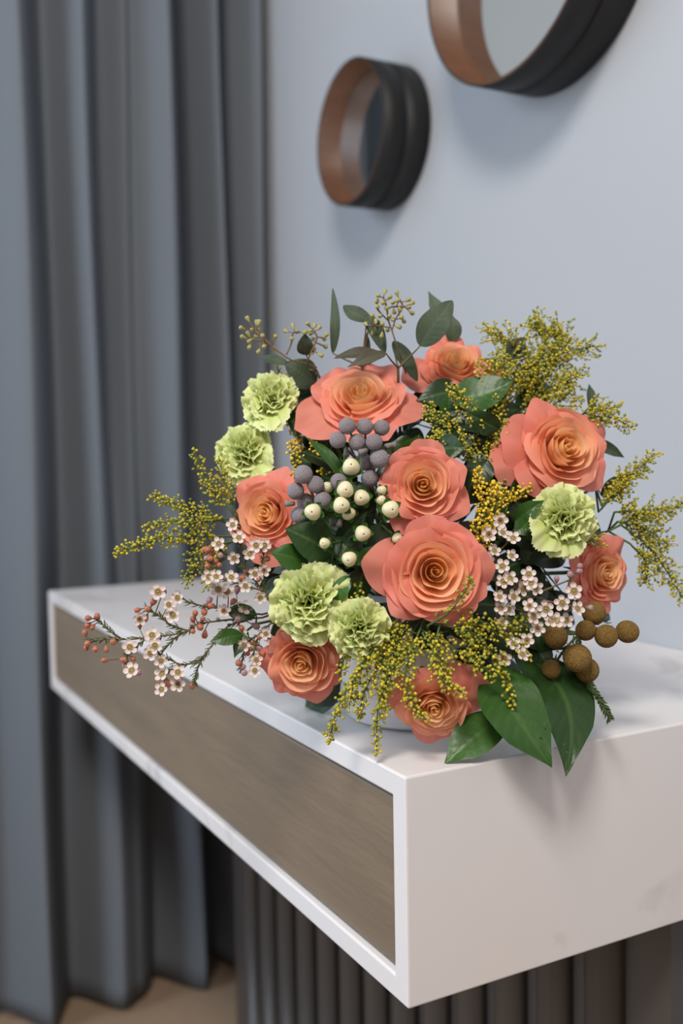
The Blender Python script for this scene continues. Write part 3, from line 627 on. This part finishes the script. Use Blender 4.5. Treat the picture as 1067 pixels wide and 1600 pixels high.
# ================================================================ GOLDENROD
GY = [np.array(s2l(c)) for c in ((200, 186, 62), (178, 172, 62), (214, 194, 58), (150, 156, 62))]
GY2 = [np.array(s2l(c)) for c in ((240, 204, 50), (222, 186, 44), (246, 214, 80))]
def plume(label, paths, node, dens=1.0, side=26, size=1.0, pal=GY, droop=0., spread=1.0, start=.12):
    """paths: list of main stems as [(px,py,d)...]; side = side shoot length in px at the base"""
    N = PX(*node); root = thing('goldenrod_plume', N, label, 'goldenrod', 'goldenrod in the bouquet'); st = MB(); br = MB(); bd = MB()
    tube(st, to_vase(N, -fw, k=.02), .0012, .0016, 6)
    for path in paths:
        P = spline([PX(*q) for q in path], 30); tube(st, [N]+P if np.linalg.norm(P[0]-N) > .003 else P, .0010, .0004, 5)
        Ln = sum(np.linalg.norm(P[i+1]-P[i]) for i in range(29)); nb = int(Ln/.0021*dens**.7)
        for b_ in range(nb):
            t = start+(1-start)*b_/nb; s = t*28.99; i = int(s); p = P[i]+(P[i+1]-P[i])*(s-i); d = P[i+1]-P[i]; x, y, z = frame_of(d)
            a = b_*2.4+rnd.uniform(-.5, .5); o_ = x*math.cos(a)+y*math.sin(a); ln = side*.8/FPX*(1-t*.72)*rnd.uniform(.6, 1.15)*spread
            v = o_*.75+z*.75+np.array([0, 0, -droop]); v /= np.linalg.norm(v); w = z*.55+o_*.3+np.array([0, 0, -droop*1.2])
            Q = [p+v*ln*u+w*ln*.45*u*u for u in (0, .33, .66, 1)]; tube(br, Q, .00035, .0002, 3)
            cnt = max(3, int(ln/.00125*dens**.6))
            for c in range(cnt):
                u = (c+.6)/cnt; k = min(2, int(u*3)); q = Q[k]+(Q[k+1]-Q[k])*(u*3-k); rv = np.array([rnd.gauss(0, 1) for _ in range(3)]); rv /= np.linalg.norm(rv)
                dr = v*.8+rv*.9; dr /= np.linalg.norm(dr); sz = size*rnd.uniform(.75, 1.25)
                egg(bd, q+dr*.0010, dr, .0028*sz, .0025*sz, pal[rnd.randrange(len(pal))]*rnd.uniform(.8, 1.2))
    link('stem', st.mesh('stem', M['stem'], N), root); tag(link('branchlets', br.mesh('branchlets', M['stem'], N), root), kind='stuff')
    tag(link('buds', bd.mesh('buds', M['gold'], N), root), kind='stuff'); return root
plume('goldenrod plume at the far left, its tips reaching toward the curtain',
      [[(365, 838, .85), (290, 838, .84), (230, 848, .83), (182, 863, .83)], [(360, 820, .85), (300, 795, .845), (268, 785, .84), (240, 775, .84)], [(362, 800, .86), (330, 762, .86), (302, 702, .86)],
       [(368, 800, .86), (352, 755, .86), (342, 715, .86)], [(365, 845, .85), (312, 862, .845), (292, 915, .84)], [(365, 845, .85), (330, 870, .85), (322, 920, .85)], [(362, 810, .85), (318, 815, .84), (270, 815, .84), (225, 825, .84)]], (385, 830, .87), .85, 28)
plume('goldenrod plume at upper right, behind the large right rose',
      [[(770, 660, .90), (800, 600, .91), (850, 560, .91), (930, 540, .91)], [(770, 650, .90), (790, 590, .90), (800, 540, .90), (760, 518, .90)], [(790, 640, .90), (830, 590, .91), (850, 530, .92), (835, 505, .92)],
       [(800, 650, .90), (850, 610, .90), (900, 590, .90)], [(810, 640, .91), (860, 580, .92), (880, 535, .92), (862, 515, .92)], [(800, 650, .90), (850, 640, .90), (890, 615, .89)], [(770, 650, .89), (776, 600, .89), (770, 560, .89)]], (780, 670, .91), .85, 72)
plume('goldenrod plume right of the topmost rose leaf, running down the middle',
      [[(745, 745, .86), (720, 690, .855), (690, 655, .85), (665, 640, .85)], [(750, 740, .86), (740, 680, .86), (725, 630, .86), (705, 605, .855)], [(760, 740, .865), (775, 690, .865), (780, 655, .87), (770, 620, .87)], [(770, 760, .86), (778, 718, .870), (768, 680, .875)], [(755, 750, .855), (728, 705, .845), (700, 690, .84), (680, 680, .84)], [(770, 740, .865), (770, 690, .87), (775, 650, .88), (790, 620, .885)], [(765, 790, .85), (775, 750, .855), (760, 710, .86)]], (760, 770, .88), .85, 36)
plume('bright yellow open goldenrod between the centre and right roses',
      [[(775, 850, .82), (762, 810, .812), (750, 770, .812), (745, 735, .82)], [(778, 840, .82), (775, 790, .815), (772, 755, .82)], [(770, 860, .82), (752, 840, .815), (742, 815, .81)], [(790, 800, .83), (800, 775, .835), (830, 765, .84)]], (785, 840, .85), 1.1, 22, 1.05, GY2)
plume('goldenrod plume at the right, tips high beside the large rose', [[(905, 660, .88), (945, 650, .88), (990, 668, .88)], [(900, 650, .89), (935, 640, .89), (965, 637, .89)], [(935, 800, .875), (970, 760, .88), (995, 735, .885), (1022, 708, .89)], [(940, 790, .87), (965, 770, .88), (980, 750, .88)]], (930, 760, .90), .95, 34)
plume('goldenrod plume reaching out at the far right edge', [[(950, 830, .875), (1000, 805, .88), (1030, 800, .885), (1062, 790, .89)], [(970, 820, .88), (1010, 850, .885), (1040, 890, .89), (1066, 935, .89)], [(965, 815, .88), (1005, 825, .885), (1045, 852, .89)], [(985, 850, .87), (1010, 880, .875), (1010, 910, .88)], [(900, 840, .86), (915, 850, .865), (930, 838, .87)], [(960, 800, .88), (985, 800, .88), (1005, 815, .88)]], (950, 830, .90), .85, 44)
plume('dense drooping goldenrod at the bottom between the two lower roses',
      [[(640, 965, .80), (585, 1020, .785), (535, 1090, .78), (513, 1158, .785)], [(655, 970, .80), (615, 1040, .780), (592, 1100, .78), (588, 1172, .785)], [(655, 965, .80), (600, 995, .785), (560, 1050, .78), (545, 1105, .785)], [(640, 980, .80), (600, 1030, .785), (570, 1080, .78), (562, 1120, .785)],
       [(660, 975, .79), (635, 1040, .775), (640, 1090, .770), (665, 1125, .765)], [(690, 965, .79), (678, 1020, .775), (690, 1060, .765), (725, 1085, .76)], [(640, 975, .80), (620, 1010, .785), (605, 1060, .78), (600, 1110, .78)], [(620, 985, .79), (575, 1000, .785), (545, 1010, .79), (530, 1060, .79)]], (665, 955, .84), .72, 26, 1.12, GY, .25)
plume('goldenrod spreading right below the largest rose',
      [[(680, 975, .79), (740, 990, .785), (780, 1040, .78), (805, 1108, .78)], [(690, 970, .80), (750, 970, .79), (800, 1000, .79), (825, 1030, .79)], [(660, 985, .79), (700, 1010, .78), (740, 1030, .775), (775, 1060, .775)], [(620, 985, .80), (570, 965, .80), (558, 915, .80)], [(660, 990, .785), (690, 1030, .775), (700, 1068, .765)],
       [(700, 975, .795), (730, 1000, .785), (745, 1050, .775)], [(650, 990, .79), (620, 980, .785), (590, 975, .79)], [(720, 985, .8), (790, 980, .8), (830, 965, .81)], [(700, 985, .80), (660, 1000, .785), (640, 1020, .78)]], (680, 965, .84), .66, 26, 1.12, GY, .1)
plume('thin green goldenrod wisp lying across the largest rose', [[(668, 978, .775), (700, 958, .757), (722, 930, .750), (737, 905, .748)]], (668, 985, .80), .45, 16, 1.1, [np.array(s2l((170, 160, 60))), np.array(s2l((140, 150, 60)))])
plume('goldenrod glimpsed between carnations and silver balls at left', [[(470, 770, .86), (462, 720, .86), (455, 690, .86)], [(500, 760, .85), (510, 720, .85), (485, 690, .855)], [(430, 560, .93), (450, 640, .9), (470, 700, .88)]], (490, 760, .88), .8, 20, 1, GY2)

# ================================================================ WAXFLOWERS
def wax_blossom(cm):
    m = MB()
    for k in range(5):
        a = 2*PI*k/5; V = []; nr, na = 4, 10
        for j in range(nr+1):
            for i in range(na):
                t = 2*PI*i/na; r = .46*j/nr; x = .80+r*math.cos(t)*.92; y = r*math.sin(t); V.append((x*math.cos(a)-y*math.sin(a), x*math.sin(a)+y*math.cos(a), .02+.30*(j/nr)**2*(.55+.45*math.cos(t))+.03*k % .05))
        m.add(V, grid_faces(na, nr+1, True), None, 0)
    lathe(m, [(.18, -.75), (.30, -.55), (.46, -.15), (.54, .06), (.52, .16), (.44, .17), (.40, .02), (.0, -.02)], 12, mi=2)
    for k in range(10):
        a = 2*PI*k/10; egg(m, (.36*math.cos(a), .36*math.sin(a), .12), (-.3*math.cos(a), -.3*math.sin(a), 1), .20, .16, mi=2)
    m.add(SLV*np.array([.24, .24, .12])+np.array([0, 0, .06]), SLF, None, 1); egg(m, (0, 0, .1), (0, 0, 1), .35, .07, mi=1)
    return m.mesh('blossom', [M['wpetal'], cm, M['wcup']])
BLO = [wax_blossom(M['wgreen']), wax_blossom(M['wgreen']), wax_blossom(M['wred'])]
def wax_bud(mt):
    m = MB(); lathe(m, [(.05, -1.5), (.30, -1.2), (.62, -.55), (.78, 0), (.74, .38), (.5, .72), (.2, .86), (0.01, .88)], 12, mi=0); 
    for k in range(5): a = 2*PI*k/5; egg(m, (.5*math.cos(a), .5*math.sin(a), .45), (-.2*math.cos(a), -.2*math.sin(a), 1), .5, .35, mi=0)
    return m.mesh('bud', [mt])
BUD = [wax_bud(M['bud']), wax_bud(M['bud']), wax_bud(M['budp'])]
def wax(label, branches, blossoms, buds, node, dfun, bs=12, br=6.2, needles=True, seed=5, face=(0, .15, 1)):
    rm = random.Random(seed); N = PX(*node); root = thing('waxflower_sprig', N, label, 'waxflower', 'waxflower sprigs in the bouquet'); m = MB(); tube(m, to_vase(N, -fw, k=.02), .0010, .0013, 6); nd = MB(); BP = []
    for b_ in branches:
        P = spline([PX(x, y, dfun(x, y)) for x, y in b_], 6*len(b_)); tube(m, P, .00085, .0006, 5); BP += P
        if needles:
            for i in range(1, len(P)-1):
                for k in range(2):
                    z = P[i+1]-P[i-1]; x_, y_, z_ = frame_of(z); a = rm.uniform(0, 6.28); egg(nd, P[i]+(P[i+1]-P[i])*rm.random(), z_*.8+(x_*math.cos(a)+y_*math.sin(a))*.6, rm.uniform(.004, .0075), .0010)
    BP = np.array(BP); j0 = BP[np.argmin(((BP-N)**2).sum(1))]; tube(m, spline([j0, N], 4), .0009, .001, 5)
    def stalk(p, n):
        k = np.argmin(((BP-p)**2).sum(1)); q = BP[max(k-1, 0)]; tube(m, spline([p, (p+q)/2-n*.002, q], 5), .0004, .0006, 4)
    for it in blossoms:
        x, y = it[:2]; kind = it[2] if len(it) > 2 else rm.choice((0, 1, 1, 0, 2)); d = dfun(x, y)-.006+rm.uniform(-.004, .004); p = PX(x, y, d)
        n = cdir(face[0]+rm.uniform(-.5, .5), face[1]+rm.uniform(-.4, .5), 1); s = bs*d/FPX*rm.uniform(.88, 1.08); link('blossom', BLO[kind], root, head_matrix(p-N, n, rm.uniform(0, 6)) @ Matrix.Scale(s/1.15, 4)); stalk(p-n*s*.5, n)
    for it in buds:
        x, y = it[:2]; d = dfun(x, y)+rm.uniform(-.006, .004); p = PX(x, y, d); k = np.argmin(((BP-p)**2).sum(1)); v = p-BP[k]+rt*.001; v /= np.linalg.norm(v); n = v-fw*.45; n /= np.linalg.norm(n)
        s = br*d/FPX*rm.uniform(.85, 1.15); link('bud', BUD[it[2] if len(it) > 2 else rm.randrange(3)], root, head_matrix(p-N, n, 0) @ Matrix.Scale(s, 4)); stalk(p-n*s*1.4, n)
    link('stems', m.mesh('stems', M['twig'], N), root)
    if needles: tag(link('needle_leaves', nd.mesh('needle_leaves', M['needle'], N), root), kind='stuff')
k3 = lambda l: [(120+a[0]*.3374, 680+a[1]*.3374, *a[2:]) for a in l]
dl = lambda x, y: .815+.05*max(0, min(1, (x-300)/150))
wax('long waxflower spray with red buds reaching out at the lower left', [k3(b_) for b_ in ([(860, 845), (700, 855), (560, 875), (515, 905), (430, 925), (330, 935), (220, 945), (150, 905), (95, 850)], [(515, 905), (440, 880), (385, 840), (320, 800)], [(515, 905), (455, 940), (400, 1000), (380, 1040)], [(220, 945), (130, 945), (50, 955)], [(330, 935), (260, 990), (220, 1040)])],
    k3([(348, 927), (362, 975), (245, 982), (290, 850), (255, 1090), (390, 1045), (375, 725, 0), (425, 785), (467, 752), (445, 832)]),
    k3([(52, 847), (93, 839), (50, 880), (70, 890), (38, 915), (50, 965), (45, 983), (87, 990), (137, 993), (168, 957), (127, 1042), (220, 1040), (260, 1035), (225, 1070), (283, 1097), (280, 810), (328, 805), (318, 850), (290, 878), (355, 770), (402, 728), (548, 825), (537, 852), (535, 878), (570, 888), (537, 908), (592, 925), (583, 852)]), (425, 960, .875), dl, seed=5)
wax('waxflower spray drooping over the edge of the marble at lower left', [k3(b_) for b_ in ([(780, 860), (700, 885), (620, 980), (560, 1045), (480, 1060), (400, 1020), (340, 990)], [(600, 1000), (555, 1090), (545, 1150)], [(480, 1060), (430, 1090), (400, 1100)], [(480, 1060), (470, 1120)], [(860, 830), (760, 820), (640, 800), (540, 780), (470, 745)])],
    k3([(395, 1105), (468, 1098), (467, 1152), (392, 1177), (340, 1010), (680, 815), (775, 800), (655, 715), (697, 725)]), k3([(535, 1160), (420, 1150), (590, 818), (613, 765), (620, 790), (725, 770), (743, 712), (747, 853), (762, 893), (830, 885)]), (430, 955, .875), dl, seed=6)
wax('waxflower cluster in front of the left rose', [k3(b_) for b_ in ([(900, 780), (860, 720), (780, 620), (700, 560), (640, 520)], [(860, 720), (760, 690), (660, 660), (600, 650)], [(780, 620), (770, 540), (725, 430)], [(860, 720), (870, 620), (860, 520)], [(700, 560), (640, 590), (590, 560)])],
    k3([(722, 415, 1), (657, 503), (750, 475), (728, 568), (830, 510), (870, 510), (800, 550), (866, 625), (612, 655), (645, 655), (715, 658), (782, 697), (848, 750), (825, 640)]), k3([(590, 530), (608, 530), (600, 570), (620, 572), (605, 605), (642, 585), (665, 555), (660, 600), (787, 635), (765, 663), (840, 668), (880, 573), (635, 655), (625, 550)]), (440, 930, .87), lambda x, y: .815+.0*x, 11, seed=7)
wax('small waxflower cluster left of the lower left rose', [k3(b_) for b_ in ([(900, 870), (850, 920), (820, 1000), (820, 1060)], [(850, 920), (790, 960), (765, 1050), (760, 1090)], [(850, 920), (900, 950)])],
    k3([(830, 1040), (770, 925), (775, 970), (825, 1090), (905, 960), (875, 920)]), k3([(845, 935), (815, 960), (800, 990), (845, 985), (750, 1055), (768, 1072), (775, 1100), (860, 1010), (900, 1000), (790, 1010)]), (445, 975, .865), lambda x, y: .835, 10, seed=8)
k4 = lambda l: [(740+a[0]*.1874, 780+a[1]*.1874, *a[2:]) for a in l]
wax('waxflower column beside the largest rose, climbing to the yellow goldenrod', [k4(b_) for b_ in ([(180, 900), (190, 720), (150, 600), (210, 440), (280, 350), (240, 220)], [(210, 440), (130, 380), (120, 300)], [(190, 720), (230, 600), (310, 480)], [(180, 900), (240, 900), (300, 860)], [(180, 900), (220, 1050)])],
    k4([(222, 175, 2), (125, 290), (240, 278), (328, 325), (170, 430), (110, 485), (315, 470), (240, 560), (215, 815), (330, 810), (225, 910), (288, 915), (230, 1035)]), k4([(290, 640), (150, 420)]), (790, 930, .86), lambda x, y: .800, 11.5, 4, False, 9)
wax('waxflower cluster above the brown brunia at right', [k4(b_) for b_ in ([(300, 850), (480, 810), (620, 850), (760, 880), (860, 900)], [(480, 810), (660, 730), (800, 670), (890, 600)], [(300, 850), (330, 740), (430, 640)], [(480, 810), (520, 930), (530, 1060)], [(620, 850), (660, 980), (740, 1000)], [(300, 850), (240, 700)])],
    k4([(245, 685, 0), (458, 625), (410, 735, 0), (520, 740), (465, 890, 2), (605, 912), (495, 975, 0), (640, 1015, 0), (740, 865), (838, 765, 0), (862, 912, 0), (770, 1010), (535, 1075, 2), (300, 660, 1), (480, 700, 1), (690, 1010, 1)]), k4([(692, 662, 2), (805, 630, 2), (880, 600, 2), (972, 905, 2), (885, 560, 2)]), (800, 950, .86), lambda x, y: .795, 12.5, 6, False, 10)
wax('four waxflower blossoms at lower right above the glossy leaves', [k4(b_) for b_ in ([(180, 1000), (260, 1100), (330, 1160), (430, 1190)], [(330, 1160), (380, 1260), (300, 1330)])], k4([(332, 1205, 0), (445, 1175, 2), (255, 1325, 1), (405, 1295, 1)]), [], (785, 975, .85), lambda x, y: .795, 11.5, 5, False, 11)
